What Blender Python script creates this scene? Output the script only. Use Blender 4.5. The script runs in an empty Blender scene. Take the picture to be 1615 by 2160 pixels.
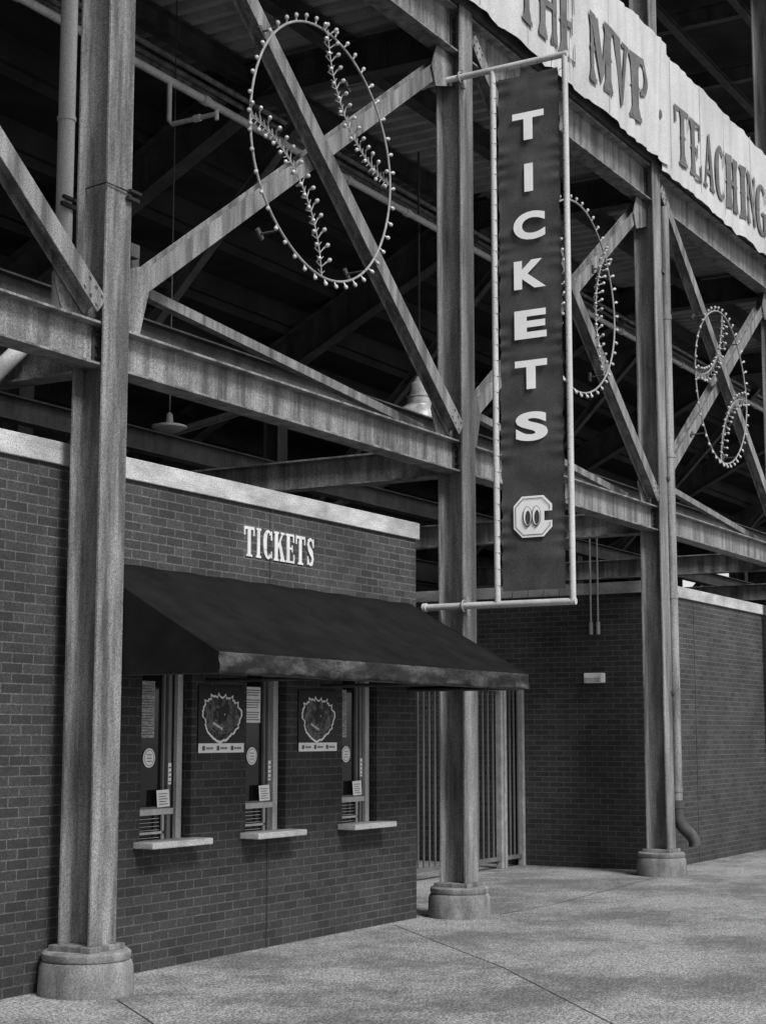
import bpy, math, random
from mathutils import Vector, Matrix
random.seed(7)
S=bpy.context.scene
COL=S.collection
R=math.radians
# ---------------------------------------------------------------- materials
def new_mat(name):
    m=bpy.data.materials.new(name); m.use_nodes=True
    nt=m.node_tree; b=nt.nodes["Principled BSDF"]
    return m,nt,b
def g(v): return (v,v,v,1)
def noisy(name,lo,hi,scale=(3,3,3),rough=.7,metal=0,bump=.0,fine=120,detail=6,fineamt=.3,spec=.3,mid=(.35,.65),bumpd=.004):
    m,nt,b=new_mat(name); N=nt.nodes.new; L=nt.links.new
    geo=N("ShaderNodeNewGeometry"); mp=N("ShaderNodeVectorMath"); mp.operation='MULTIPLY'; mp.inputs[1].default_value=scale
    L(geo.outputs["Position"],mp.inputs[0])
    n=N("ShaderNodeTexNoise"); n.inputs["Scale"].default_value=1; n.inputs["Detail"].default_value=detail; n.inputs["Roughness"].default_value=.65
    L(mp.outputs[0],n.inputs["Vector"])
    r=N("ShaderNodeValToRGB"); r.color_ramp.elements[0].position=mid[0]; r.color_ramp.elements[1].position=mid[1]
    r.color_ramp.elements[0].color=g(lo); r.color_ramp.elements[1].color=g(hi)
    L(n.outputs["Fac"],r.inputs[0])
    f=N("ShaderNodeTexNoise"); f.inputs["Scale"].default_value=fine; f.inputs["Detail"].default_value=3; f.inputs["Roughness"].default_value=.75
    L(geo.outputs["Position"],f.inputs["Vector"])
    mr=N("ShaderNodeMapRange"); mr.inputs["From Min"].default_value=.37; mr.inputs["From Max"].default_value=.63
    mr.inputs["To Min"].default_value=1-fineamt; mr.inputs["To Max"].default_value=1+fineamt
    L(f.outputs["Fac"],mr.inputs["Value"])
    mx=N("ShaderNodeVectorMath"); mx.operation='SCALE'; L(r.outputs[0],mx.inputs[0]); L(mr.outputs[0],mx.inputs["Scale"])
    L(mx.outputs[0],b.inputs["Base Color"])
    b.inputs["Roughness"].default_value=rough; b.inputs["Metallic"].default_value=metal
    b.inputs["Specular IOR Level"].default_value=spec
    if bump:
        bp=N("ShaderNodeBump"); bp.inputs["Strength"].default_value=bump; bp.inputs["Distance"].default_value=bumpd
        L(f.outputs["Fac"],bp.inputs["Height"]); L(bp.outputs[0],b.inputs["Normal"])
    return m
def brickmat(name,c1,c2,mort):
    m,nt,b=new_mat(name); N=nt.nodes.new; L=nt.links.new
    geo=N("ShaderNodeNewGeometry"); sx=N("ShaderNodeSeparateXYZ"); L(geo.outputs["Position"],sx.inputs[0])
    ad=N("ShaderNodeMath"); ad.operation='ADD'; L(sx.outputs[0],ad.inputs[0]); L(sx.outputs[1],ad.inputs[1])
    cb=N("ShaderNodeCombineXYZ"); L(ad.outputs[0],cb.inputs[0]); L(sx.outputs[2],cb.inputs[1])
    bt=N("ShaderNodeTexBrick"); L(cb.outputs[0],bt.inputs["Vector"])
    bt.inputs["Scale"].default_value=1; bt.inputs["Brick Width"].default_value=.205; bt.inputs["Row Height"].default_value=.068
    bt.inputs["Mortar Size"].default_value=.0052; bt.inputs["Mortar Smooth"].default_value=.15; bt.inputs["Bias"].default_value=-.1
    bt.inputs["Color1"].default_value=g(c1); bt.inputs["Color2"].default_value=g(c2); bt.inputs["Mortar"].default_value=g(mort)
    n=N("ShaderNodeTexNoise"); n.inputs["Scale"].default_value=1.6; n.inputs["Detail"].default_value=9; n.inputs["Roughness"].default_value=.7; L(geo.outputs["Position"],n.inputs["Vector"])
    mr=N("ShaderNodeMapRange"); mr.inputs["From Min"].default_value=.35; mr.inputs["From Max"].default_value=.65
    mr.inputs["To Min"].default_value=.68; mr.inputs["To Max"].default_value=1.32; L(n.outputs["Fac"],mr.inputs["Value"])
    f=N("ShaderNodeTexNoise"); f.inputs["Scale"].default_value=95; f.inputs["Detail"].default_value=3; f.inputs["Roughness"].default_value=.8; L(geo.outputs["Position"],f.inputs["Vector"])
    m2=N("ShaderNodeMapRange"); m2.inputs["From Min"].default_value=.38; m2.inputs["From Max"].default_value=.62
    m2.inputs["To Min"].default_value=.4; m2.inputs["To Max"].default_value=1.6; L(f.outputs["Fac"],m2.inputs["Value"])
    mu=N("ShaderNodeMath"); mu.operation='MULTIPLY'; L(mr.outputs[0],mu.inputs[0]); L(m2.outputs[0],mu.inputs[1])
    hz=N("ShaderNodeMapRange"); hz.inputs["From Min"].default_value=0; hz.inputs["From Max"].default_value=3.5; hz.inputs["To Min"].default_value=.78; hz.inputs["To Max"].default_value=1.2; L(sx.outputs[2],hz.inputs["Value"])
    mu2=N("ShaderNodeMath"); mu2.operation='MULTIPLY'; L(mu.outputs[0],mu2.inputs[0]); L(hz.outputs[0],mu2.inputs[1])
    mx=N("ShaderNodeVectorMath"); mx.operation='SCALE'; L(bt.outputs["Color"],mx.inputs[0]); L(mu2.outputs[0],mx.inputs["Scale"])
    L(mx.outputs[0],b.inputs["Base Color"]); b.inputs["Roughness"].default_value=.85
    bp=N("ShaderNodeBump"); bp.inputs["Strength"].default_value=.55; bp.inputs["Distance"].default_value=.006; bp.invert=True
    L(bt.outputs["Fac"],bp.inputs["Height"]); L(bp.outputs[0],b.inputs["Normal"])
    return m
M={}
M['steel']=noisy("weathered_galvanised_steel",.070,.25,(8,8,.8),.45,.0,.3,100,detail=9,spec=.55,fineamt=.55,mid=(.38,.64))
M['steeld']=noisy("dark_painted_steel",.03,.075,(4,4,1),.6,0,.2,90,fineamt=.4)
M['inner']=noisy("shaded_structure_steel",.02,.05,(3,3,1),.7)
M['deck']=noisy("corrugated_deck_metal",.24,.42,(2,2,2),.4,0,spec=.5)
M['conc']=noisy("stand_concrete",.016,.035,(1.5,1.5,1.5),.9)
M['foot']=noisy("footing_concrete",.10,.24,(5,5,2),.85,0,.3,90,fineamt=.35)
M['cap']=noisy("parapet_stone",.26,.52,(2,2,5),.8,0,.3,100,fineamt=.5)
M['brick']=brickmat("dark_brick",.020,.038,.074)
M['awn']=noisy("black_canvas",.004,.010,(3,3,3),.85,0,.4,200,spec=.12)
M['val']=noisy("faded_canvas_edge",.012,.075,(3,3,8),.75,0,.3,80,detail=9,fineamt=.5,mid=(.44,.66))
M['white']=noisy("white_paint",.82,.9,(3,3,3),.5,fineamt=.05)
M['letter']=noisy("aged_white_letter_paint",.5,.66,(5,5,5),.6,fineamt=.15)
M['pvc']=noisy("white_pipe_plastic",.34,.48,(3,3,.8),.45,fineamt=.3)
M['gate']=noisy("gate_grey_paint",.07,.13,(3,3,.8),.5,fineamt=.3)
M['cloth']=noisy("pale_banner_fabric",.36,.50,(1.0,1.0,.5),.8,0,.2,60,detail=7,fineamt=.16,mid=(.36,.64))
M['clothd']=noisy("grey_banner_fabric",.046,.072,(4,4,2),.8,0,.2,110,fineamt=.35)
M['ink']=noisy("grey_lettering_ink",.085,.14,(3,3,3),.8)
M['inkd']=noisy("black_ink",.012,.02,(3,3,3),.6)
M['joint']=noisy("joint_filler",.025,.05,(3,3,3),.9)
M['bulb']=noisy("frosted_bulb_glass",.30,.45,(3,3,3),.25,spec=.6,fineamt=.05)
M['wire']=noisy("bulb_frame_metal",.18,.28,(9,9,9),.5)
M['alu']=noisy("grey_window_frame",.12,.2,(8,8,2),.5)
M['lamp']=noisy("aged_lamp_metal",.2,.42,(9,9,9),.4,spec=.6)
M['alul']=noisy("pale_window_trim",.36,.52,(8,8,2),.5)
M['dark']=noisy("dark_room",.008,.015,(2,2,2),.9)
M['paper']=noisy("notice_paper",.8,.9,(20,20,20),.8,fineamt=.06)
M['paperg']=noisy("grey_notice_print",.2,.5,(25,25,60),.8)
M['map']=noisy("poster_dark_print",.010,.018,(7,7,7),.5)
M['mapg']=noisy("poster_grey_print",.012,.16,(20,20,20),.5,mid=(.42,.62))
m,nt,b=new_mat("window_glass"); b.inputs["Base Color"].default_value=g(.012); b.inputs["Roughness"].default_value=.06; b.inputs["Specular IOR Level"].default_value=.5; M['glass']=m
# ground
m,nt,b=new_mat("stained_concrete_paving"); N=nt.nodes.new; L=nt.links.new
geo=N("ShaderNodeNewGeometry")
def nz(s,d,rr=.6):
    n=N("ShaderNodeTexNoise"); n.inputs["Scale"].default_value=s; n.inputs["Detail"].default_value=d; n.inputs["Roughness"].default_value=rr; L(geo.outputs["Position"],n.inputs["Vector"]); return n
def mrange(src,a,b_,c,d):
    r=N("ShaderNodeMapRange"); r.inputs["From Min"].default_value=a; r.inputs["From Max"].default_value=b_; r.inputs["To Min"].default_value=c; r.inputs["To Max"].default_value=d; L(src,r.inputs["Value"]); return r
def mul(a,b_):
    q=N("ShaderNodeMath"); q.operation='MULTIPLY'; L(a,q.inputs[0]); L(b_,q.inputs[1]); return q
n1=mrange(nz(.7,12,.76).outputs["Fac"],.42,.57,.5,1.1); n2=mrange(nz(12,8,.85).outputs["Fac"],.42,.58,.70,1.25); n3=mrange(nz(48,3,.85).outputs["Fac"],.43,.57,.35,1.6)
n4=mrange(nz(130,2,.8).outputs["Fac"],.40,.60,.5,1.5)
q=mul(mul(mul(n1.outputs[0],n2.outputs[0]).outputs[0],n3.outputs[0]).outputs[0],n4.outputs[0])
sc=N("ShaderNodeMath"); sc.operation='MULTIPLY'; sc.inputs[1].default_value=.235; L(q.outputs[0],sc.inputs[0])
cc=N("ShaderNodeCombineColor"); [L(sc.outputs[0],cc.inputs[i]) for i in range(3)]
L(cc.outputs[0],b.inputs["Base Color"]); b.inputs["Roughness"].default_value=.8
bp=N("ShaderNodeBump"); bp.inputs["Strength"].default_value=.7; bp.inputs["Distance"].default_value=.006; L(nz(48,3,.85).outputs["Fac"],bp.inputs["Height"]); L(bp.outputs[0],b.inputs["Normal"])
M['ground']=m
# ---------------------------------------------------------------- mesh builder
class MB:
    def __init__(s): s.v=[]; s.f=[]; s.mi=[]; s.cur=0
    def add(s,vs,fs):
        o=len(s.v); s.v+= [Vector(x) for x in vs]
        for f in fs: s.f.append([o+i for i in f]); s.mi.append(s.cur)
        return s
    def box(s,x0,y0,z0,x1,y1,z1):
        v=[(x0,y0,z0),(x1,y0,z0),(x1,y1,z0),(x0,y1,z0),(x0,y0,z1),(x1,y0,z1),(x1,y1,z1),(x0,y1,z1)]
        return s.add(v,[(0,3,2,1),(4,5,6,7),(0,1,5,4),(1,2,6,5),(2,3,7,6),(3,0,4,7)])
    def prism(s,poly,ext):
        n=len(poly); ext=Vector(ext); poly=[Vector(p) for p in poly]
        vs=poly+[p+ext for p in poly]
        fs=[tuple(range(n))[::-1],tuple(range(n,2*n))]+[(i,(i+1)%n,n+(i+1)%n,n+i) for i in range(n)]
        return s.add(vs,fs)
    def ibeam(s,p0,p1,wdir,bf,d,tf=.016,tw=.011):
        p0=Vector(p0);p1=Vector(p1);a=(p1-p0).normalized(); w=Vector(wdir); w=(w-a*w.dot(a)).normalized(); dd=a.cross(w)
        h=d/2;b_=bf/2;t=tw/2
        pr=[(-b_,-h),(b_,-h),(b_,-h+tf),(t,-h+tf),(t,h-tf),(b_,h-tf),(b_,h),(-b_,h),(-b_,h-tf),(-t,h-tf),(-t,-h+tf),(-b_,-h+tf)]
        return s.prism([p0+w*x+dd*y for x,y in pr],p1-p0)
    def angle(s,p0,p1,wdir,b1,b2,t=.012):
        p0=Vector(p0);p1=Vector(p1);a=(p1-p0).normalized(); w=Vector(wdir); w=(w-a*w.dot(a)).normalized(); dd=a.cross(w)
        pr=[(0,0),(b1,0),(b1,t),(t,t),(t,b2),(0,b2)]
        return s.prism([p0+w*x+dd*y for x,y in pr],p1-p0)
    def cyl(s,p0,p1,r,n=12,r2=None):
        p0=Vector(p0);p1=Vector(p1);a=(p1-p0).normalized(); u=a.orthogonal().normalized(); w=a.cross(u); r2=r if r2 is None else r2
        vs=[p0+(u*math.cos(2*math.pi*i/n)+w*math.sin(2*math.pi*i/n))*r for i in range(n)]+[p1+(u*math.cos(2*math.pi*i/n)+w*math.sin(2*math.pi*i/n))*r2 for i in range(n)]
        return s.add(vs,[tuple(range(n))[::-1],tuple(range(n,2*n))]+[(i,(i+1)%n,n+(i+1)%n,n+i) for i in range(n)])
    def tube(s,pts,r,n=8,closed=False):
        pts=[Vector(p) for p in pts]; m=len(pts); o=len(s.v); ref=None
        for i,p in enumerate(pts):
            if closed: t=pts[(i+1)%m]-pts[i-1]
            else: t=pts[min(i+1,m-1)]-pts[max(i-1,0)]
            t.normalize()
            if ref is None: ref=t.orthogonal().normalized()
            ref=(ref-t*ref.dot(t)).normalized(); w=t.cross(ref)
            for k in range(n):
                s.v.append(p+(ref*math.cos(2*math.pi*k/n)+w*math.sin(2*math.pi*k/n))*r)
        for i in range(m if closed else m-1):
            j=(i+1)%m
            for k in range(n):
                s.f.append([o+i*n+k,o+i*n+(k+1)%n,o+j*n+(k+1)%n,o+j*n+k]); s.mi.append(s.cur)
        if not closed:
            s.f.append([o+k for k in range(n)][::-1]); s.mi.append(s.cur)
            s.f.append([o+(m-1)*n+k for k in range(n)]); s.mi.append(s.cur)
        return s
    def lathe(s,c,prof,n=24):
        c=Vector(c); o=len(s.v)
        for r,z in prof:
            for k in range(n): s.v.append(c+Vector((r*math.cos(2*math.pi*k/n),r*math.sin(2*math.pi*k/n),z)))
        for i in range(len(prof)-1):
            for k in range(n):
                s.f.append([o+i*n+k,o+i*n+(k+1)%n,o+(i+1)*n+(k+1)%n,o+(i+1)*n+k]); s.mi.append(s.cur)
        s.f.append([o+k for k in range(n)][::-1]); s.mi.append(s.cur)
        s.f.append([o+(len(prof)-1)*n+k for k in range(n)]); s.mi.append(s.cur)
        return s
def wloc(o):
    l=Vector(o.location)
    while o.parent: o=o.parent; l+=Vector(o.location)
    return l
def build(mb,name,mats,parent=None,bevel=0,smooth=False,origin=None,solid=0):
    if not isinstance(mats,(list,tuple)): mats=[mats]
    if origin is None:
        xs=[v.x for v in mb.v]; ys=[v.y for v in mb.v]; zs=[v.z for v in mb.v]
        origin=Vector(((min(xs)+max(xs))/2,(min(ys)+max(ys))/2,min(zs)))
    origin=Vector(origin)
    me=bpy.data.meshes.new(name); me.from_pydata([v-origin for v in mb.v],[],mb.f)
    for m_ in mats: me.materials.append(M[m_])
    for p,i in zip(me.polygons,mb.mi): p.material_index=i; p.use_smooth=smooth
    me.update()
    ob=bpy.data.objects.new(name,me); COL.objects.link(ob)
    if parent is not None:
        ob.parent=parent; ob.location=origin-wloc(parent)
    else: ob.location=origin
    if solid:
        sm=ob.modifiers.new("solid",'SOLIDIFY'); sm.thickness=solid
    if bevel:
        bm=ob.modifiers.new("bevel",'BEVEL'); bm.width=bevel; bm.segments=2; bm.limit_method='ANGLE'
    if smooth:
        try: me.set_sharp_from_angle(angle=R(35))
        except Exception: pass
    return ob
def empty(name,loc,parent=None):
    e=bpy.data.objects.new(name,None); e.empty_display_size=.2; COL.objects.link(e)
    if parent is not None: e.parent=parent; e.location=Vector(loc)-wloc(parent)
    else: e.location=loc
    return e
def tag(o,label,cat,group=None,kind=None):
    o["label"]=label; o["category"]=cat
    if group: o["group"]=group
    if kind: o["kind"]=kind
# ---------------------------------------------------------------- glyphs
def rc(x0,y0,x1,y1): return [(x0,y0),(x1,y0),(x1,y1),(x0,y1)]
def arcband(cx,cy,Rx,Ry,rx,ry,a0,a1,n=18,ox=0):
    qs=[]
    for i in range(n):
        a=R(a0+(a1-a0)*i/n); b_=R(a0+(a1-a0)*(i+1)/n)
        qs.append([(cx+Rx*math.cos(a),cy+Ry*math.sin(a)),(cx+Rx*math.cos(b_),cy+Ry*math.sin(b_)),(cx+ox+rx*math.cos(b_),cy+ry*math.sin(b_)),(cx+ox+rx*math.cos(a),cy+ry*math.sin(a))])
    return qs
def ribbon(pts):
    qs=[]
    L_=[];Rr=[]
    for i,(x,y,w) in enumerate(pts):
        x0,y0=pts[max(i-1,0)][:2]; x1,y1=pts[min(i+1,len(pts)-1)][:2]
        dx,dy=x1-x0,y1-y0; l=math.hypot(dx,dy) or 1
        L_.append((x-dy/l*w/2,y+dx/l*w/2)); Rr.append((x+dy/l*w/2,y-dx/l*w/2))
    for i in range(len(pts)-1): qs.append([L_[i],L_[i+1],Rr[i+1],Rr[i]])
    return qs
def spts():
    return [(.80,.74,.09),(.70,.90,.10),(.5,.955,.10),(.28,.88,.16),(.22,.74,.22),(.33,.60,.26),(.5,.51,.28),(.68,.40,.26),(.78,.26,.22),(.70,.11,.16),(.5,.045,.10),(.28,.10,.10),(.18,.27,.09)]
G={
'T':[rc(.36,.05,.64,.97),rc(0,.9,1,1),rc(0,.70,.09,.91),rc(.91,.70,1,.91),rc(.22,0,.78,.07)],
'I':[rc(.30,.04,.70,.96),rc(.12,.93,.88,1),rc(.12,0,.88,.07)],
'E':[rc(.14,.03,.44,.97),rc(.02,.93,.92,1),rc(.02,0,.96,.07),rc(.83,.72,.92,.94),rc(.87,.06,.96,.30),rc(.43,.46,.70,.54),rc(.66,.38,.73,.62)],
'H':[rc(.08,.03,.34,.97),rc(.66,.03,.92,.97),rc(.33,.46,.67,.55),rc(0,.93,.42,1),rc(.58,.93,1,1),rc(0,0,.42,.07),rc(.58,0,1,.07)],
'K':[rc(.08,.03,.36,.97),rc(0,.93,.44,1),rc(0,0,.44,.07),[(.34,.38),(.34,.52),(.76,.95),(.86,.95)],[(.44,.50),(.60,.68),(.98,.05),(.66,.05)],rc(.62,.93,.98,1),rc(.56,0,1.02,.07)],
'C':arcband(.5,.5,.48,.5,.2,.42,48,312,24,.04)+[rc(.80,.66,.90,.97),rc(.80,.05,.88,.28)],
'G':arcband(.5,.5,.48,.5,.2,.42,48,285,24,.04)+[rc(.80,.66,.90,.97),rc(.62,.02,.88,.42),rc(.50,.40,.98,.47)],
'S':ribbon(spts())+[rc(.76,.66,.86,.97),rc(.12,.03,.21,.34)],
'M':[rc(.06,.03,.22,.97),rc(.68,.03,.96,.97),[(.08,.97),(.40,.97),(.60,.22),(.48,.05)],[(.48,.05),(.60,.22),(.80,.97),(.68,.97)],rc(-.02,.92,.30,1),rc(.62,.92,1.04,1),rc(-.04,0,.32,.08),rc(.60,0,1.04,.08)],
'V':[[(.05,.96),(.42,.96),(.64,.14),(.48,0)],[(.48,0),(.62,.05),(.92,.96),(.76,.96)],rc(-.02,.92,.50,1),rc(.62,.92,1.02,1)],
'P':[rc(.08,.03,.42,.97),rc(-.02,.92,.52,1),rc(-.02,0,.54,.08)]+arcband(.5,.71,.48,.29,.14,.19,90,-90,14),
'A':[[(.10,.04),(.20,.04),(.56,.90),(.46,1)],[(.46,1),(.60,1),(.94,.04),(.62,.04),(.44,.80)],rc(.24,.26,.66,.34),rc(0,0,.32,.07),rc(.54,0,1.02,.07)],
'N':[rc(.08,.03,.20,.97),rc(.80,.03,.92,.97),[(.10,.97),(.38,.97),(.92,.03),(.68,.03)],rc(0,.93,.30,1),rc(.70,.93,1,1),rc(0,0,.28,.07)],
}
STEMS={'T':[(.5,.14)],'H':[(.21,.13),(.79,.13)],'E':[(.29,.15)],'M':[(.14,.08),(.82,.14)],'P':[(.25,.17)],'I':[(.5,.2)],'N':[(.14,.06),(.86,.06)]}
def glyph(mb,ch,o,dx,dz,nrm,w,h,th,flare=False):
    o=Vector(o);dx=Vector(dx);dz=Vector(dz);nrm=Vector(nrm)
    L_=list(G[ch])
    if flare:
        for c,hw in STEMS.get(ch,[]):
            L_.append([(c-hw-.07,.5),(c,.40),(c+hw+.07,.5),(c,.60)])
            L_.append([(c-hw-.09,.05),(c+hw+.09,.05),(c+hw,.20),(c-hw,.20)])
            L_.append([(c-hw-.09,.95),(c-hw,.80),(c+hw,.80),(c+hw+.09,.95)])
    for i,poly in enumerate(L_):
        off=nrm*(.0006*(i%7)+.0001*(i//7))
        mb.prism([o+dx*(x*w)+dz*(y*h)+off for x,y in poly],nrm*th)
# ---------------------------------------------------------------- layout constants
CY=7.36
CX=[8.72,14.08,19.42,24.75,30.1]
WY=7.65
mb=MB(); mb.add([(-150,-150,0),(250,-150,0),(250,250,0),(-150,250,0)],[(0,1,2,3)])
o=build(mb,"ground",'ground'); tag(o,"stained grey concrete paving outside the stadium","ground",kind="structure")
def joint(pts,w=.008):
    mb=MB()
    for a,b_ in zip(pts[:-1],pts[1:]):
        a=Vector((a[0],a[1],.004));b_=Vector((b_[0],b_[1],.004)); d=(b_-a).normalized(); n=Vector((-d.y,d.x,0))*w/2
        mb.add([a-n,b_-n,b_+n,a+n],[(0,1,2,3)])
    o=build(mb,"pavement_joint",'joint'); tag(o,"thin dark expansion joint in the concrete paving","pavement joint",kind="structure")
joint([(13.16,7.55),(11.2,5.5),(9.38,3.89),(7,1.9)],.008)
joint([(19.1,7.3),(15.6,7.05),(14.4,7.1)],.010)
joint([(8.6,7.0),(7.9,6.1),(6.5,4.4)])
# ---------------------------------------------------------------- columns
def column(x,top,label,fr=.32):
    e=empty("steel_column",(x,CY,0))
    mb=MB(); mb.ibeam((x,CY,.32),(x,CY,top),(1,0,0),.27,.275,.02,.014)
    build(mb,"column_shaft",'steel',e,bevel=.003)
    mb=MB(); mb.lathe((x,CY,0),[(fr+.006,0),(fr+.008,.02),(fr+.004,.12),(fr,.18),(fr-.012,.21),(fr-.035,.225)],36)
    build(mb,"concrete_footing",'foot',e,smooth=True)
    mb=MB(); mb.lathe((x,CY,.224),[(fr-.02,0),(fr-.014,.012),(fr-.014,.045),(fr-.03,.058)],36)
    build(mb,"grout_pad",'foot',e,smooth=True)
    mb=MB(); mb.box(x-.18,CY-.18,.28,x+.18,CY+.18,.32)
    build(mb,"base_plate",'steel',e,bevel=.006)
    tag(e,label,"steel column","steel columns along the stadium front")
    return e
labs=["grey wide-flange steel column on round concrete footing beside ticket booth","grey steel column carrying the hanging tickets banner","grey steel column with a drainpipe on its side","grey wide-flange steel column at the brick wall"]
cols=[column(CX[i],14.2,labs[i],[.31,.29,.30,.29][i]) for i in range(4)]
# ---------------------------------------------------------------- beams
def endplate(mb,x,z0,z1,sgn):
    y=CY-.012
    mb.box(min(x,x+sgn*.09),y-.012,z0+.045,max(x,x+sgn*.09),y,z1-.045)
    n=3
    for i in range(n):
        z=z0+.08+(z1-z0-.16)*i/(n-1)
        for dx in (.025,.065):
            mb.cyl((x+sgn*dx,y-.028,z),(x+sgn*dx,y-.01,z),.014,6)
def beam(x0,x1,z0,z1,name,label,group,bf=.2,y=CY):
    mb=MB(); mb.ibeam((x0,y,(z0+z1)/2),(x1,y,(z0+z1)/2),(0,1,0),bf,z1-z0,.018,.012)
    e=build(mb,name,'steel',bevel=.002)
    for xx,sg in ((x0+.01,1),(x1-.01,-1)):
        mb=MB(); endplate(mb,xx,z0,z1,sg)
        build(mb,"bolted_connection",'steeld',e)
    tag(e,label,"steel beam",group)
    return e
edges=[3.3]+CX
for i in range(5):
    x0=edges[i]+.012; x1=edges[i+1]-.012
    beam(x0,x1,4.23,4.54,"steel_beam","weathered grey steel beam above the brick walls","lower steel beams")
    beam(x0,x1,8.50,8.98,"steel_beam","grey steel beam under the pale fascia banner","upper steel beams",.22)
# ---------------------------------------------------------------- braces
def brace(p0,p1,y,label,fl):
    mb=MB(); p0=Vector((p0[0],y,p0[1])); p1=Vector((p1[0],y,p1[1]))
    d=(p1-p0).normalized(); w=Vector((d.z,0,-d.x))
    mb.ibeam(p0,p1,w,.15,.13,.012,.01)
    e=build(mb,"diagonal_brace",'steel',bevel=.002)
    for p,s in ((p0,1),(p1,-1)):
        low = p.z<6.5
        xs=-1 if s>0 else 1
        zc=p.z; yy=CY-.008+(.012 if fl else -.008)
        xe=p.x+xs*.15
        up=1 if low else -1
        zb=4.55 if low else 8.49
        mb=MB()
        P=[(xe,zb),(p.x-xs*.24,zb),(p.x-xs*.34,zc+up*.16),(p.x-xs*.26,zc+up*.34),(xe,zc+up*.20)]
        mb.prism([(a,yy,b_) for a,b_ in P],(0,.014,0))
        q=p+d*s*.05; n=w*.045; yf=y-.065
        for kx in (0,.08,.16):
            for ky in (-1,1):
                c=q+d*s*kx+n*ky; mb.cyl((c.x,yf-.014,c.z),(c.x,yf,c.z),.012,6)
        build(mb,"gusset_plate",'steel',e)
    tag(e,label,"steel brace","crossed diagonal braces between columns")
edges=[3.36]+CX
for i in range(5):
    xa=edges[i]+.16; xb=edges[i+1]-.16
    brace((xa,4.74),(xb,8.40),7.435,"grey diagonal steel brace rising between two columns",False)
    brace((xa,8.74),(xb,4.64),7.285,"grey diagonal steel brace falling between two columns",True)
for i in range(4):
    mb=MB(); a=(CX[i]+.6,7.62,5.0); b_=(CX[i+1]-.2,7.62,4.64)
    mb.angle(a,b_,(0,1,0),.08,.08,.010)
    e=build(mb,"steel_tie",'steel')
    mb=MB(); mb.box(a[0]-.12,7.60,4.75,a[0]+.1,7.612,5.3); mb.box(a[0]-.12,7.50,5.2,a[0]-.02,7.60,5.3); build(mb,"hanger_plate",'steeld',e)
    tag(e,"slender grey steel angle running behind the lower beam","steel tie","slender ties behind the lower beam")
# ---------------------------------------------------------------- ticket booth
booth=empty("ticket_booth",(9.0,WY,0))
tag(booth,"dark brick ticket booth with pale coping and three service windows","ticket booth")
OP=[(9.62,10.23),(10.96,11.54),(12.43,13.03)]; ZB,ZT=.87,2.32
mb=MB(); XL,XR=-3,13.77
mb.box(XL,WY,0,XR,WY+.2,ZB); mb.box(XL,WY,ZT,XR,WY+.2,3.57)
xs=[XL]+[v for p in OP for v in p]+[XR]
for i in range(0,len(xs),2): mb.box(xs[i],WY,ZB,xs[i+1],WY+.2,ZT)
mb.box(XR-.2,WY+.2,0,XR,11.5,3.57); mb.box(XL,11.3,0,XR-.2,11.5,3.57)
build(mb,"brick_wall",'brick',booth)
mb=MB(); mb.box(XL,WY-.03,3.57,XR+.03,WY+.24,3.73); build(mb,"parapet_cap",'cap',booth,bevel=.006)
mb=MB(); mb.box(XL,WY+.24,3.4,XR,11.5,3.5); build(mb,"flat_roof",'inner',booth)
mb=MB(); mb.box(11.265,WY-.003,0,11.277,WY+.01,ZB); build(mb,"wall_joint",'inkd',booth)
mb=MB(); mb.box(11.268,WY-.003,2.34,11.275,WY+.01,3.57); build(mb,"wall_joint",'inkd',booth)
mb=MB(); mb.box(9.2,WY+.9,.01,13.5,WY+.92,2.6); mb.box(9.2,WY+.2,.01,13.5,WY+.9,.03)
build(mb,"dim_interior",'dark',booth)
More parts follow.
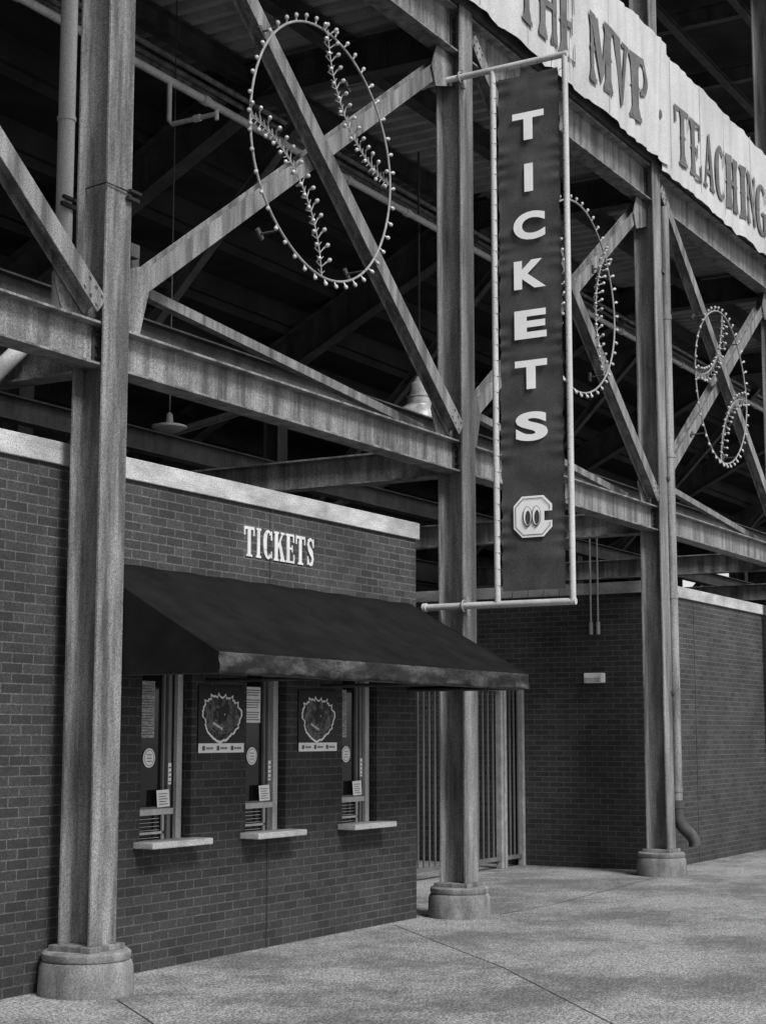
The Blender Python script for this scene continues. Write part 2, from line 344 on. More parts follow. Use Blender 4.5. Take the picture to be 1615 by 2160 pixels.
for k,(a,b_) in enumerate(OP):
    e=empty("service_window",((a+b_)/2,WY+.07,ZB),booth)
    y=WY+.07; w=b_-a
    mb=MB()
    mb.box(a+.001,y,ZB,a+.025,y+.05,ZT)
    mb.box(a+.025,y,ZT-.04,b_-.001,y+.05,ZT-.001)
    mb.box(a+.40,y-.01,ZB,a+.44,y+.05,ZT-.04)
    mb.box(a+.025,y-.012,ZB+.27,a+.40,y+.05,ZB+.30)
    mb.box(a+.345,y-.006,ZB+.30,a+.365,y+.018,ZT-.04)
    build(mb,"window_frame",'alu',e,bevel=.002)
    mb=MB(); mb.box(b_-.10,y-.01,ZB,b_-.035,y+.05,ZT-.04); build(mb,"jamb_trim",'alul',e,bevel=.002)
    mb=MB(); mb.box(a+.025,y-.030,ZB+.24,a+.45,y+.0,ZB+.285); build(mb,"rail_trim",'alul',e,bevel=.002)
    mb=MB(); mb.box(a+.025,y+.02,ZB+.30,a+.40,y+.028,ZT-.04); mb.box(a+.44,y+.02,ZB,b_-.10,y+.028,ZT-.04); mb.box(a+.025,y+.035,ZB,a+.40,y+.04,ZB+.27)
    build(mb,"window_pane",'glass',e)
    mb=MB()
    for j in range(6): mb.box(a+.03,y+.0,ZB+.07+.028*j,a+.32,y+.012,ZB+.074+.028*j)
    mb.box(a+.03,y-.02,ZB+.10,a+.35,y-.005,ZB+.118)
    mb.box(a+.33,y-.02,ZB+.0,a+.35,y-.005,ZB+.24)
    build(mb,"transaction_tray",'alul',e)
    mb=MB(); x0=a-.08; x1=b_+.04
    mb.box(x0,WY-.19,ZB+.012,x1,WY-.001,ZB+.06); mb.box(a+.002,WY-.001,ZB+.013,b_-.002,WY+.2,ZB+.056)
    build(mb,"counter_shelf",'cap',e,bevel=.008)
    mb=MB()
    if k==1: mb.box(a+.05,y+.008,1.80,a+.31,y+.016,2.09)
    else: mb.box(a+.05,y+.008,1.68,a+.25 if k==0 else a+.20,y+.016,2.10)
    mb.cur=1
    x2=a+.30 if k==1 else (a+.24 if k==0 else a+.19); z2=1.82 if k==1 else 1.70
    nn=int((2.08-z2)/.02)
    for j in range(nn):
        if (j*7)%5!=3: mb.box(a+.06,y+.006,z2+.02*j,x2-.02*((j*3)%4)*.5,y+.0075,z2+.02*j+.007)
    build(mb,"notice_paper",['paperg' if k!=1 else 'paper','ink'],e)
    mb=MB()
    n=20; c=Vector((a+.20,y+.012,1.53)); mb.prism([c+Vector((.072*math.cos(2*math.pi*i/n),0,.072*math.sin(2*math.pi*i/n))) for i in range(n)],(0,.004,0))
    mb.cur=1
    for i in range(n):
        t0=2*math.pi*i/n;t1=2*math.pi*(i+1)/n
        mb.add([c+Vector((r*math.cos(t),-.002,r*math.sin(t))) for r,t in ((.056,t0),(.056,t1),(.060,t1),(.060,t0))],[(0,1,2,3)])
    for zz in (.02,-.005,-.028): mb.box(c.x-.028,c.y-.003,c.z+zz,c.x+.028,c.y-.001,c.z+zz+.006)
    build(mb,"round_sticker",['paper','ink'],e)
    cy=y-.034
    mb=MB(); mb.add([(a+.25,cy,1.165),(a+.40,cy,1.170),(a+.398,cy+.008,1.295),(a+.246,cy+.008,1.29)],[(0,1,2,3)]); mb.cur=1
    for j in range(5): mb.box(a+.27,cy-.003+.0016*j,1.185+.019*j,a+.375-.02*(j%2),cy-.001+.0016*j,1.190+.019*j)
    build(mb,"notice_card",['paper','ink'],e)
    mb=MB(); mb.box(a+.402,y-.014,1.33,a+.438,y-.011,1.49); mb.cur=1
    for j in range(4): mb.box(a+.408,y-.016,1.345+.035*j,a+.432,y-.0145,1.355+.035*j)
    build(mb,"narrow_label",['paper','ink'],e)
word="TICKETS"
x=10.89; widths={'T':.143,'I':.09,'C':.143,'K':.156,'E':.138,'S':.134}
for ch in word:
    mb=MB(); glyph(mb,ch,(x,WY-.001,3.145),(1,0,0),(0,0,1),(0,-1,0),widths[ch],.245,.008); x+=widths[ch]+.019
    build(mb,"raised_letter",'letter',booth)
# awning
aw=empty("awning",(11.3,WY-.6,2.1),booth)
AX0,AX1,AY,AZ0,AZ1,AZV=8.88,13.66,WY-1.22,2.94,2.25,2.11
mb=MB(); nx,ny=60,12
for j in range(ny+1):
    for i in range(nx+1):
        t=j/ny; x=AX0+(AX1-AX0)*i/nx; y=WY-.004+(AY-WY)*t; z=AZ0+(AZ1-AZ0)*t
        rib=abs(math.sin(math.pi*(i/nx)*5)); z-=.025*math.sin(math.pi*t)*rib+.004*math.sin(x*11+t*5)
        mb.v.append(Vector((x,y,z)))
for j in range(ny):
    for i in range(nx):
        a=j*(nx+1)+i; mb.f.append([a,a+nx+1,a+nx+2,a+1]); mb.mi.append(0)
build(mb,"awning_canopy",'awn',aw,smooth=True,solid=.004)
for X in (AX0,AX1):
    mb=MB(); mb.add([(X,WY-.004,AZ0),(X,AY,AZ1),(X,AY,AZV),(X,WY-.004,AZV)],[(0,1,2,3)])
    build(mb,"awning_side",'awn',aw,solid=.004)
mb=MB(); n=220
for i in range(n+1):
    x=AX0+(AX1-AX0)*i/n
    for j in range(9):
        t=j/8; yy=AY-.006-.012*t*math.sin(x*6+1.3*math.sin(x*3))-.007*t*math.sin(x*17+t*2)-.006*math.sin(t*6+x*9+2*math.sin(x*4))-.004*abs(math.sin(x*21-t*4)); mb.v.append(Vector((x,yy-.006*math.sin(math.pi*t),AZ1+(AZV-AZ1-.008*math.sin(x*5)-.004*math.sin(x*19))*t)))
for i in range(n):
    for j in range(8):
        a=i*9+j; mb.f.append([a,a+1,a+10,a+9]); mb.mi.append(0)
build(mb,"awning_valance",'val',aw,smooth=True,solid=.004)
mb=MB()
for X in (AX0+.04,10.4,12.1,AX1-.04):
    mb.cyl((X,WY-.01,2.12),(X,AY+.02,2.12),.016,8); mb.cyl((X,WY-.01,AZ0-.05),(X,AY+.03,AZ1-.03),.016,8); mb.cyl((X,AY+.03,2.12),(X,AY+.03,AZ1-.03),.014,8)
mb.cyl((AX0+.04,AY+.03,2.12),(AX1-.04,AY+.03,2.12),.016,8)
build(mb,"awning_frame",'steeld',aw)
# posters
def poster(x0,x1,label):
    z0,z1=1.56,2.08; y=WY-.012
    mb=MB(); mb.box(x0,y,z0,x1,WY-.001,z1)
    mb.cur=1; mb.box(x0+.002,y-.002,z0+.002,x1-.002,y-.0003,z0+.075)
    mb.cur=2
    for i in range(3):
        xx=x0+.05+i*.19; mb.box(xx,y-.0035,z0+.02,xx+.035,y-.0022,z0+.055)
        for j in range(6): mb.box(xx+.05+j*.016,y-.0035,z0+.028,xx+.06+j*.016,y-.0022,z0+.046)
    cx,cz=(x0+x1)/2,z0+.275; n=72; random.seed(3)
    out=[];inn=[]
    for i in range(n):
        a=2*math.pi*i/n; r=1+.07*math.sin(3*a+.6)+.03*math.sin(7*a)+random.uniform(-.045,.045)
        ro=r; sp=0
        if math.sin(a)>.5 and i%4==0: sp=.16
        out.append((cx+.258*(ro+sp)*math.cos(a),cz+.178*(ro+sp)*math.sin(a))); inn.append((cx+.240*(r+sp*.85)*math.cos(a),cz+.161*(r+sp*.85)*math.sin(a)))
    mb.cur=3; mb.prism([(p[0],y-.0003,p[1]) for p in inn],(0,-.0012,0))
    mb.cur=1
    for i in range(n):
        j=(i+1)%n; mb.add([(out[i][0],y-.003,out[i][1]),(out[j][0],y-.003,out[j][1]),(inn[j][0],y-.003,inn[j][1]),(inn[i][0],y-.003,inn[i][1])],[(0,1,2,3)])
    mb.cur=5
    for kk,(rx,rz) in enumerate(((.20,.125),(.17,.10),(.14,.08))):
        m_=20
        for i in range(m_):
            if i%5==4: continue
            a0=R(150+210*i/m_);a1=R(150+210*(i+.9)/m_)
            mb.add([(cx+rx*s_*math.cos(a),y-.0019-.0002*kk,cz+rz*s_*math.sin(a)) for s_,a in ((1,a0),(1,a1),(.95,a1),(.95,a0))],[(0,1,2,3)])
    mb.cur=4
    mb.prism([(cx-.03,y-.0026,cz-.05),(cx+.06,y-.0026,cz-.02),(cx+.10,y-.0026,cz+.05),(cx+.03,y-.0026,cz+.10),(cx-.06,y-.0026,cz+.06)],(0,-.001,0))
    mb.cur=1
    for i in range(6): mb.box(cx-.12+.022*i,y-.005,cz-.055-.008*i,cx-.106+.022*i,y-.0038,cz-.036-.008*i)
    mb.box(cx+.03,y-.005,cz+.02,cx+.038,y-.0038,cz+.03)
    o=build(mb,"seating_map_poster",['map','paper','ink','mapg','map','alu']); tag(o,label,"poster","seating map posters on the booth wall")
poster(10.30,10.91,"dark stadium seating map poster with white strip on brick wall")
poster(11.71,12.32,"dark stadium seating map poster with white strip on brick wall")
# ---------------------------------------------------------------- second brick building
sb=empty("brick_building",(25,9,0)); tag(sb,"dark brick concession building with pale stone coping","building")
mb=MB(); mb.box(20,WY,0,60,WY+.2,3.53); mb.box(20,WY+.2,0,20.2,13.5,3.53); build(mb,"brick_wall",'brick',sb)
mb=MB(); mb.box(19.97,WY-.03,3.53,60,WY+.23,3.68); mb.box(19.97,WY+.23,3.53,20.23,13.5,3.68); build(mb,"parapet_cap",'cap',sb,bevel=.006)
mb=MB(); mb.box(20.2,WY+.2,3.35,60,13.5,3.45); build(mb,"flat_roof",'inner',sb)
mb=MB(); mb.box(21.6,WY-.003,0,21.61,WY+.01,3.53); build(mb,"wall_joint",'inkd',sb)
fx=empty("wall_light",(19.93,8.42,2.38)); tag(fx,"small white emergency light box on the brick wall","wall light")
mb=MB(); mb.box(19.88,8.29,2.37,19.999,8.55,2.50); build(mb,"light_housing",'white',fx,bevel=.012)
mb=MB(); mb.box(19.865,8.31,2.385,19.879,8.53,2.44); build(mb,"light_lens",'alul',fx,bevel=.004)
# gate
gt=empty("barred_gate",(17,9.5,0)); tag(gt,"tall grey barred metal gate closing the passage","gate")
mb=MB()
x=13.87
while x<19.2:
    mb.box(x-.009,9.491,.12,x+.009,9.509,2.3); x+=.142
mb.box(13.8,9.48,.10,19.3,9.52,.15); mb.box(13.8,9.48,2.26,19.3,9.52,2.31)
build(mb,"gate_bars",'gate',gt)
mb=MB()
x=19.5
while x<19.9:
    mb.box(x-.009,9.491,.12,x+.009,9.509,2.3); x+=.12
mb.box(19.45,9.48,.10,19.95,9.52,.15)
build(mb,"side_panel_bars",'gate',gt)
for X in (13.82,16.6,19.32,19.42,19.96):
    mb=MB(); mb.box(X-.035,9.46,0,X+.035,9.54,2.36); build(mb,"gate_post",'wire',gt,bevel=.004)
# ---------------------------------------------------------------- hanging vertical banner
BX=13.90
vb=empty("hanging_banner",(BX,6.45,2.9)); tag(vb,"tall narrow grey tickets banner laced in a white pipe frame","banner sign")
mb=MB()
mb.cyl((BX,7.62,8.20),(BX,6.04,8.20),.032,14); mb.cyl((BX,7.62,2.92),(BX,6.04,2.92),.032,14)
mb.cyl((BX,7.64,8.20),(BX,7.60,8.20),.042,14); mb.cyl((BX,7.64,2.92),(BX,7.60,2.92),.042,14)
mb.cyl((BX,6.07,2.90),(BX,6.07,8.22),.03,14); mb.cyl((BX,6.84,2.92),(BX,6.84,8.20),.03,14)
build(mb,"pipe_frame",'pvc',vb,smooth=True)
for z in (8.2,2.92):
    mb=MB()
    pts=[(BX+.052*math.cos(t),CY-.165,z+.052*math.sin(t)) for t in [i*2*math.pi/16 for i in range(16)]]
    mb.tube(pts,.010,6,True); mb.box(BX+.03,CY-.175,z-.09,BX+.10,CY-.143,z+.09)
    build(mb,"pipe_clamp",'wire',vb)
Y0,Y1,Z0,Z1=6.785,6.135,3.04,8.08
mb=MB(); ny,nz_=20,220
def cw(y,z):
    t=(y-Y0)/(Y1-Y0)
    ed=math.exp(-t*7)+math.exp(-(1-t)*7)
    return BX+.006*math.sin(z*5+2*t)+.010*ed*math.sin(z*38+3*math.sin(z*7))+.003*math.sin(z*17+t*6)
for j in range(nz_+1):
    z=Z0+(Z1-Z0)*j/nz_
    for i in range(ny+1):
        t=i/ny; yy=Y0+(Y1-Y0)*t
        k=(.010*math.sin(z*19)+.008*math.sin(z*40.5))*(t-.5)
        mb.v.append(Vector((cw(yy,z),yy+k,z)))
for j in range(nz_):
    for i in range(ny):
        a=j*(ny+1)+i; mb.f.append([a,a+1,a+ny+2,a+ny+1]); mb.mi.append(0)
build(mb,"banner_cloth",'clothd',vb,smooth=True)
z=Z0+.05
while z<Z1:
    for (ya,yb) in ((6.785,6.84),(6.135,6.07)):
        mb=MB(); mb.tube([(BX-.002,ya,z),(BX-.030,yb,z+.012)],.003,5)
        build(mb,"lacing_cord",'inkd',vb)
    z+=.155
for z in (8.13,2.985):
    for i in range(4):
        yy=6.7-.16*i; mb=MB(); mb.cyl((BX,yy,z-.06),(BX-.02,yy-.03,z+.05),.003,5); build(mb,"lacing_cord",'inkd',vb)
def text_mesh(ch,off=.03):
    c=bpy.data.curves.new("t",'FONT'); c.body=ch; c.offset=off; c.fill_mode='FRONT'; c.resolution_u=6
    t=bpy.data.objects.new("t",c); COL.objects.link(t); bpy.context.view_layer.update()
    dg=bpy.context.evaluated_depsgraph_get(); me=bpy.data.meshes.new_from_object(t.evaluated_get(dg))
    vs=[v.co.copy() for v in me.vertices]; fs=[list(p.vertices) for p in me.polygons]
    bpy.data.objects.remove(t); bpy.data.curves.remove(c)
    return vs,fs
yc=6.455
for ch,zc in zip("TICKETS",[7.55,7.03,6.55,6.07,5.58,5.09,4.59]):
    mb=MB()
    vs,fs=text_mesh(ch,.045)
    x0=min(v.x for v in vs);x1=max(v.x for v in vs);y0=min(v.y for v in vs);y1=max(v.y for v in vs)
    W=.335 if ch!='I' else .092; H=.28
    vv=[(BX-.022,yc-((v.x-x0)/(x1-x0)-.5)*W,zc+((v.y-y0)/(y1-y0)-.5)*H) for v in vs]
    mb.add(vv,fs)
    build(mb,"banner_letter",'white',vb)
# emblem
def oct_(hw,hh,c,cx,cz): return [(cx+x,cz+z) for x,z in [(-hw,-hh+c),(-hw+c,-hh),(hw-c,-hh),(hw,-hh+c),(hw,hh-c),(hw-c,hh),(-hw+c,hh),(-hw,hh-c)]]
mb=MB(); zc=3.73
def pl(poly,x): mb.prism([(BX-x-.003,yc-px,zc+pz) for px,pz in poly],(-.001,0,0))
def ell(cx,cz,rx,rz,x,n=20): pl([(cx+rx*math.cos(t),cz+rz*math.sin(t)) for t in [i*2*math.pi/n for i in range(n)]],x)
# block letter C: octagon with the right side open
k=.088
Cp=[(.198,-.045),(.198,-.195+k),(.198-k,-.195),(-.198+k,-.195),(-.198,-.195+k),(-.198,.195-k),(-.198+k,.195),(.198-k,.195),(.198,.195-k),(.198,.045),(.118,.045),(.118,-.045)]
pl(Cp,.018)
mb.cur=1
def outline(poly,w,x,closed=True):
    n=len(poly)
    for i in range(n if closed else n-1):
        (ax,az),(bx,bz)=poly[i],poly[(i+1)%n]; l=math.hypot(bx-ax,bz-az); nx_,nz2=-(bz-az)/l*w,(bx-ax)/l*w
        ex,ez=(bx-ax)/l*w*.4,(bz-az)/l*w*.4
        pl([(ax-ex,az-ez),(bx+ex,bz+ez),(bx+ex+nx_,bz+ez+nz2),(ax-ex+nx_,az-ez+nz2)],x+.0004*i)
c2=.076
outline([(.172,-.062),(.172,-.168+c2),(.172-c2,-.168),(-.172+c2,-.168),(-.172,-.168+c2),(-.172,.168-c2),(-.172+c2,.168),(.172-c2,.168),(.172,.168-c2),(.172,.062)],.006,.0205,False)
for ex in (-.052,.040): ell(ex,0,.047,.098,.027+.0005*(ex>0))
mb.cur=0
for ex in (-.052,.040): ell(ex+.002,.004,.040,.089,.0300)
mb.cur=1
for ex in (-.042,.050): ell(ex,-.010,.026,.066,.033)
build(mb,"banner_emblem",['white','clothd'],vb)
# ---------------------------------------------------------------- fascia banner
FY=7.13
fb=empty("fascia_banner",(20,FY,9)); tag(fb,"long pale fabric banner with grey serif lettering on the fascia","banner sign")
XA,XB=11.2,31.0; nz_=14
def fy(x,t):
    fold=.035*math.exp(-((x-19.05-.25*t)/.05)**2)+.03*math.exp(-((x-18.75+.2*t)/.06)**2)-.02*math.exp(-((x-18.5+.3*t)/.05)**2)
    soft=.012*math.sin(x*9.5+1.7*math.sin(x*2.3)+.8*t)+.008*math.sin(x*17+2*math.sin(x*3.1)-t)
    return FY+.014*math.sin(x*2.4+math.sin(x*1.1)*1.4)-fold*.8+soft*.9
def zbot(x):
    tab=.045*max(0,1-abs(((x+.55)%1.12)-.56)/.16)
    return 8.955+.010*math.sin(x*1.9)-tab*(.3+.7*math.sin(x*3.3)**2)
def ztop(x): return 10.60+.015*math.sin(x*2.1)
for (xa,xb,n_,dy,dz) in ((XA,19.52,420,-.035,.05),(19.40,XB,420,0,-.04)):
    mb=MB()
    for i in range(n_+1):
        x=xa+(xb-xa)*i/n_
        zb=zbot(x)+dz; zt=ztop(x)+dz
        for j in range(nz_+1):
            t=j/nz_; mb.v.append(Vector((x,fy(x,t)+dy,zb+(zt-zb)*t)))
    for i in range(n_):
        for j in range(nz_):
            a=i*(nz_+1)+j; mb.f.append([a,a+nz_+1,a+nz_+2,a+1]); mb.mi.append(0)
    build(mb,"banner_cloth",'cloth',fb,smooth=True)
x=11.9
while x<30:
    if abs(x-18.6)>.4:
        dd=-.035 if x<19.5 else 0
        mb=MB(); mb.box(x-.004,fy(x,.5)-.012+dd,9.04,x+.004,fy(x,.5)-.004+dd,10.56); build(mb,"banner_seam",'cloth',fb)
    x+=1.12
def conform(mb):
    # letters follow the drape of the cloth they are printed on
    for i,v in enumerate(mb.v):
        t=(v.z-8.95)/1.65; v.y=v.y+fy(v.x,t)-FY+(-.035 if v.x<19.5 else 0)
def word(w,x0,x1,z=9.20,h=.80,k2=.90):
    n=sum(.6 if c=='I' else 1 for c in w); p=(x1-x0)/n; x=x0
    for c in w:
        k=.6 if c=='I' else 1
        mb=MB(); glyph(mb,c,(x,FY-.020,z),(1,0,0),(0,0,1),(0,-1,0),p*k*k2,h,.001,True); conform(mb)
        build(mb,"banner_letter",'ink',fb); x+=p*k
word("THE",14.95,16.62,9.25,.86,.92); word("MVP",16.96,18.90,9.25,.86,.93); word("TEACHING",19.86,23.9,9.17)
n=14; mb=MB(); mb.prism([(19.27+.06*math.cos(2*math.pi*i/n),FY-.016,9.62+.06*math.sin(2*math.pi*i/n)) for i in range(n)],(0,-.002,0)); conform(mb)
build(mb,"bullet_dot",'ink',fb)
mb=MB(); mb.box(3.3,7.20,9.0,31,7.26,10.55); o=build(mb,"fascia_board",'steeld'); tag(o,"grey metal fascia panel behind the fabric banner","fascia")
# ---------------------------------------------------------------- light bulb baseballs
bm_=MB()
bm_.lathe((0,0,0),[(.008,0),(.008,.022),(.010,.027),(.0175,.038),(.018,.049),(.013,.060),(.004,.065)],10)
bulbme=None
def ball(cx,cz,ang,label,rad=1.065,y=7.02,cc=1.52,rr=1.04):
    global bulbme
    e=empty("baseball_light_sign",(cx,y,cz))
    mb=MB(); O=Vector((cx,y,cz))
    n=72; mb.tube([O+Vector((rad*(1+.004*math.sin(5*t))*math.cos(t),.01*math.sin(3*t),rad*(1+.004*math.sin(4*t+1))*math.sin(t))) for t in [2*math.pi*i/n for i in range(n)]],.0105,8,True)
    build(mb,"ring_frame",'wire',e,smooth=True,origin=O)
    bulbs=[]
    nb=44
    for i in range(nb):
        a=2*math.pi*(i+.5)/nb; d=Vector((math.cos(a),0,math.sin(a)))
        j=random.uniform(-.3,.3); bulbs.append((d*(rad+.004),(d+Vector((j,-.35,j))).normalized()))
    for sgn in (1,-1):
        amax=math.acos((cc*cc+rr*rr-1)/(2*cc*rr))
        N_=24; pts=[]
        for i in range(N_+1):
            a=math.pi-amax+2*amax*i/N_
            pts.append(Vector((sgn*(cc+rr*math.cos(a)),0,rr*math.sin(a)))*rad)
        mb=MB(); mb.tube([O+p for p in pts],.0065,6)
        mb.tube([O+p+Vector((.014,0.0,.014)) for p in pts],.0045,6)
        ns=14
        for i in range(ns*2):
            a=math.pi-amax+2*amax*(i+.5)/(ns*2)
            p=Vector((sgn*(cc+rr*math.cos(a)),0,rr*math.sin(a)))*rad
            tn=Vector((-sgn*math.sin(a),0,math.cos(a))); nr=Vector((sgn*math.cos(a),0,math.sin(a)))
            if i%2:
                for s2 in (1,-1): mb.tube([O+p,O+p+nr*s2*.05-tn*.03],.004,5)
                continue
            for s2 in (1,-1):
                q=p+nr*s2*.068+tn*(-.038)+Vector((random.uniform(-.006,.006),0,random.uniform(-.006,.006)))
                mb.tube([O+p,O+q],.005,6)
                jj=random.uniform(-.35,.35)
                bulbs.append((q,(nr*s2*(.35+jj)-tn*(.5+jj)+Vector((0,-.8,0))).normalized()))
        build(mb,"seam_frame",'wire',e,smooth=True,origin=O)
    for a in (38,142,218,322):
        mb=MB()
        aa=R(a)+ang; p=Vector((rad*math.cos(aa),0,rad*math.sin(aa)))
        mb.cyl(O+p,O+p+Vector((0,.20,0)),.010,8); mb.box(O.x+p.x-.02,O.y+.18,O.z+p.z-.05,O.x+p.x+.02,O.y+.2,O.z+p.z+.05)
        build(mb,"mounting_bracket",'steeld',e,origin=O)
    for p,d in bulbs:
        if bulbme is None:
            ob=build(bm_,"light_bulb",'bulb',e,smooth=True,origin=(0,0,0)); bulbme=ob.data
        else:
            ob=bpy.data.objects.new("light_bulb",bulbme); COL.objects.link(ob); ob.parent=e
        ob.location=p; ob.rotation_mode='QUATERNION'; ob.rotation_quaternion=Vector((0,0,1)).rotation_difference(d)
    e.rotation_euler=(0,-ang,0)
    tag(e,label,"light sign","baseball outline light signs on the braces")
ball(11.10,6.50,R(45),"round baseball outline of white bulbs mounted on crossed braces",1.075)
ball(16.33,6.50,R(-3),"round baseball outline of white bulbs behind the tickets banner")
ball(21.2,6.38,R(132),"round baseball outline of white bulbs mounted on crossed braces",1.04,7.02,1.46,1.08)
# ---------------------------------------------------------------- pipes, lamps
mb=MB()
px_=9.08
mb.cyl((px_,8.05,5.0),(px_,8.05,9.2),.064,16); mb.cyl((px_,8.05,4.92),(px_,8.05,5.12),.078,16)
mb.tube([(px_,8.05,5.05),(px_-.01,8.05,4.9),(px_-.07,8.05,4.78),(px_-.15,8.05,4.69)],.076,14)
mb.cyl((px_-.13,8.05,4.71),(7.4,8.05,3.32),.064,16)
for z in (6.3,7.6): mb.cyl((px_,8.05,z),(px_,8.05,z+.03),.072,16)
o=build(mb,"drain_pipe",'pvc',smooth=True); tag(o,"thick white plastic drain pipe with an angled elbow","pipe")
mb=MB(); mb.box(px_-.12,7.96,5.60,px_+.12,7.985,5.63); mb.box(px_-.10,7.96,5.66,px_+.14,7.985,5.685)
mb.tube([(px_,7.97,5.64),(8.70,7.60,5.56),(8.56,7.21,5.52),(8.72,7.205,5.52),(8.86,7.205,5.52)],.006,6)
mb.box(8.78,7.185,5.46,8.90,7.218,5.485); mb.box(8.80,7.185,5.52,8.92,7.218,5.54)
o=build(mb,"pipe_bracket",'inkd'); tag(o,"thin dark strap tying the white pipe to the column","bracket")
mb=MB()
mb.cyl((6,9.3,7.9),(45,9.3,7.9),.040,12)
x=8.4
while x<40: mb.cyl((x,9.3,7.9),(x+.09,9.3,7.9),.052,12); x+=1.35
mb.tube([(11.93,9.3,7.9),(11.93,9.3,7.50),(11.93,9.26,7.46),(11.93,8.74,7.46)],.024,10); mb.cyl((11.93,9.0,7.46),(11.93,8.93,7.46),.034,10); mb.cyl((11.93,8.74,7.5),(11.93,8.74,7.40),.02,8)
o=build(mb,"sprinkler_pipe",'alul',smooth=True); tag(o,"long pale sprinkler pipe with couplings below the deck","pipe")
for yy,zz in ((9.75,8.45),(9.9,8.45),(10.15,8.55)):
    mb=MB(); mb.cyl((6,yy,zz),(45,yy,zz),.03,8); o=build(mb,"conduit",'steel',smooth=True); tag(o,"thin grey conduit running below the deck","conduit","conduits below the deck")
p1=empty("pendant_lamp",(12.28,9.5,4.6)); tag(p1,"small shallow metal shade lamp hanging on a cord","lamp")
mb=MB(); mb.lathe((12.28,9.5,4.6),[(.10,-.03),(.165,0),(.17,.012),(.16,.022),(.09,.04),(.035,.05),(.03,.13),(.012,.15)],22); build(mb,"lamp_shade",'pvc',p1,smooth=True)
mb=MB(); mb.cyl((12.28,9.5,4.74),(12.28,9.5,8.9),.007,6); build(mb,"lamp_cord",'steeld',p1)
p2=empty("pendant_lamp",(17.2,9.5,5.44)); tag(p2,"large ribbed bell shaped industrial lamp hanging below the deck","lamp")
mb=MB(); pr=[(.31,0),(.31,.03),(.295,.035),(.285,.09),(.26,.15),(.21,.21),(.19,.22),(.185,.235),(.155,.24),(.155,.33),(.165,.335),(.165,.35),(.12,.36),(.115,.50),(.07,.53),(.03,.60)]
mb.lathe((17.2,9.5,5.44),pr,28); build(mb,"lamp_shade",'lamp',p2,smooth=True)
mb=MB(); mb.cyl((17.2,9.5,6.02),(17.2,9.5,8.9),.014,6); build(mb,"lamp_cord",'steeld',p2)
for yy in (8.44,8.34):
    mb=MB(); mb.cyl((19.90,yy,3.12),(19.90,yy,4.3),.013,8); mb.cyl((19.90,yy,3.0),(19.90,yy,3.16),.026,8)
    o=build(mb,"electric_conduit",'pvc'); tag(o,"thin metal conduit with plug end on the brick wall","conduit","conduits hanging at the brick wall")
ds=empty("downspout",(19.70,7.24,.3)); tag(ds,"grey round downspout with dark bent outlet fixed to the column","downspout")
mb=MB(); X=19.655; Y=7.22
mb.cyl((X,Y,.80),(X,Y,8.5),.062,18)
for z in (1.0,3.4,5.2,7.0): mb.cyl((X,Y,z),(X,Y,z+.06),.070,18)
build(mb,"pipe_run",'steel',ds,smooth=True)
mb=MB(); mb.tube([(X,Y,.86),(X,Y,.68),(X+.03,Y-.04,.58),(X+.09,Y-.10,.50),(X+.16,Y-.14,.42),(X+.17,Y-.15,.34)],.076,16); mb.cyl((X,Y,.80),(X,Y,.90),.085,16)
build(mb,"outlet_elbow",'steeld',ds,smooth=True)
for z in (2.2,4.9,7.6):
    mb=MB(); mb.box(CX[2]+.1,7.20,z,X+.07,7.225,z+.04); build(mb,"pipe_strap",'steeld',ds)
# ---------------------------------------------------------------- grandstand structure
gs=empty("grandstand",(25,15,0)); tag(gs,"dark underside of stadium grandstand with stepped seating and deck","grandstand")
mb=MB(); pit=.26; x=2.0; prof=[]
while x<62:
    prof+= [(x,9.00),(x+.09,9.00),(x+.12,9.10),(x+.21,9.10)]; x+=pit
for i,(px,pz) in enumerate(prof): mb.v+= [Vector((px,7.28,pz)),Vector((px,13.0,pz))]
for i in range(len(prof)-1): mb.f.append([2*i,2*i+1,2*i+3,2*i+2]); mb.mi.append(0)
build(mb,"metal_deck",'deck',gs,solid=.01)
mb=MB(); pts=[]; y=10.4; z=8.7
for i in range(16):
    pts+=[(y,z),(y+.82,z)]; y+=.82; z-=.42
def spans(a): return ((2,44.6),(46.6,62)) if 14.9<a<16.3 else ((2,62),)
for i in range(0,len(pts)-1):
    (a,b_),(c,d)=pts[i],pts[i+1]
    for xa,xb in spans(a):
        if abs(b_-d)<1e-6: mb.box(xa,a,b_,xb,c,b_+.12)
        else: mb.box(xa,a-.06,d+.125,xb,a+.06,b_-.002)
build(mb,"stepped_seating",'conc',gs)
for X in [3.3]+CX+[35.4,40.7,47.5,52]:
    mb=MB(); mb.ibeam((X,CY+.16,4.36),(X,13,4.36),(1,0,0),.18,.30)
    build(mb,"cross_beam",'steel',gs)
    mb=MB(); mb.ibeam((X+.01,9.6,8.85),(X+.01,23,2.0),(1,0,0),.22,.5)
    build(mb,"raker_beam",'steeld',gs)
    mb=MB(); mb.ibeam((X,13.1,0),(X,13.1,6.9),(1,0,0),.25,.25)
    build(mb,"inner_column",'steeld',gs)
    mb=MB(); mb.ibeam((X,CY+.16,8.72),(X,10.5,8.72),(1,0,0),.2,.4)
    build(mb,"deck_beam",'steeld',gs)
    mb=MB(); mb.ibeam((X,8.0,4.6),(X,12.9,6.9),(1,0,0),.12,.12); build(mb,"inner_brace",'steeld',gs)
    mb=MB(); mb.ibeam((X+.15,12.9,4.6),(X+.15,9.3,8.3),(1,0,0),.12,.12); build(mb,"inner_brace",'steeld',gs)
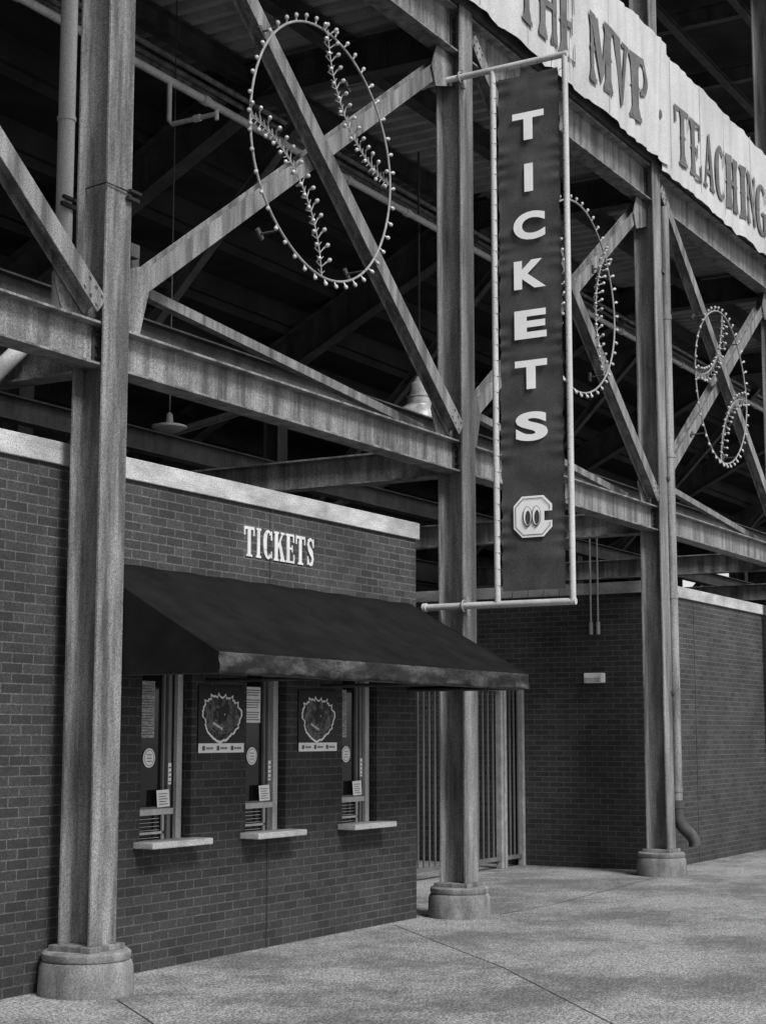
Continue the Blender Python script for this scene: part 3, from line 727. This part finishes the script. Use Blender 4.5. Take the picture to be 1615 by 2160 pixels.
for k,(yy,zz,h) in enumerate([(9.0,5.25,.2),(8.6,8.85,.24),(9.9,8.85,.24),(11.4,8.85,.24),(13.1,6.6,.4),(13.1,4.4,.35),(11.2,4.9,.25)]):
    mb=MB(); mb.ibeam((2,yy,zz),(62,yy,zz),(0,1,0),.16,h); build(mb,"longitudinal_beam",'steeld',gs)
for i in range(4):
    xa=edges[i+0]; xb=xa+5.3
    mb=MB(); mb.ibeam((xa,13.1,4.6),(xb,13.1,6.5),(0,1,0),.1,.1); build(mb,"inner_brace",'steeld',gs)
    mb=MB(); mb.ibeam((xa+5.3,13.1,.2),(xb+5.3,13.1,4.2),(0,1,0),.1,.1); build(mb,"inner_brace",'steeld',gs)
mb=MB(); mb.box(-2,23.4,0,66,23.6,3.2); mb.box(62,12,0,62.2,23.4,6); mb.box(-2.2,7.9,0,-2,23.4,14); mb.box(62,7.3,4.5,62.2,12,14)
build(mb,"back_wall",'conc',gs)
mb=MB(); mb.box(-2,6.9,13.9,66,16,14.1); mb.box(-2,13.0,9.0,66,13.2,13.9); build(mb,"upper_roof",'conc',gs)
for k in range(18):
    X=4+k*2.65
    mb=MB(); mb.ibeam((X,7.3,13.6),(X,13,13.6),(1,0,0),.14,.3); build(mb,"roof_rafter",'steeld',gs)
    mb=MB(); mb.ibeam((X,8.2,10.8),(X,11.5,13.4),(1,0,0),.09,.09); build(mb,"roof_strut",'steeld',gs)
for yy in (7.7,8.9,10.2,11.6):
    mb=MB(); mb.ibeam((2,yy,13.38),(62,yy,13.38),(0,1,0),.1,.14); build(mb,"roof_purlin",'steeld',gs)
# ---------------------------------------------------------------- world, sun, camera
w=bpy.data.worlds.new("World"); S.world=w; w.use_nodes=True; nt=w.node_tree; bg=nt.nodes["Background"]
sk=nt.nodes.new("ShaderNodeTexSky"); sk.sky_type='NISHITA'; sk.sun_disc=False; sk.sun_elevation=R(46); sk.sun_rotation=R(203)
bw=nt.nodes.new("ShaderNodeRGBToBW"); nt.links.new(sk.outputs[0],bw.inputs[0]); nt.links.new(bw.outputs[0],bg.inputs[0]); bg.inputs[1].default_value=.15
sl=bpy.data.lights.new("sun",'SUN'); sl.energy=4.4; sl.angle=R(18); sl.color=(1,1,1)
so=bpy.data.objects.new("sun",sl); COL.objects.link(so)
az=R(203); el=R(46); dirv=Vector((math.sin(az)*math.cos(el),math.cos(az)*math.cos(el),math.sin(el)))
so.location=dirv*40; so.rotation_euler=dirv.to_track_quat('Z','Y').to_euler()
cd=bpy.data.cameras.new("camera"); cam=bpy.data.objects.new("camera",cd); COL.objects.link(cam)
cam.location=(0,0,1.7); cam.rotation_euler=(R(90+7.74),0,R(30.2-90)); cd.sensor_fit='VERTICAL'; cd.sensor_height=36; cd.lens=57.67; cd.clip_end=600
S.camera=cam
S.view_settings.view_transform='Standard'; S.view_settings.look='None'; S.view_settings.exposure=0
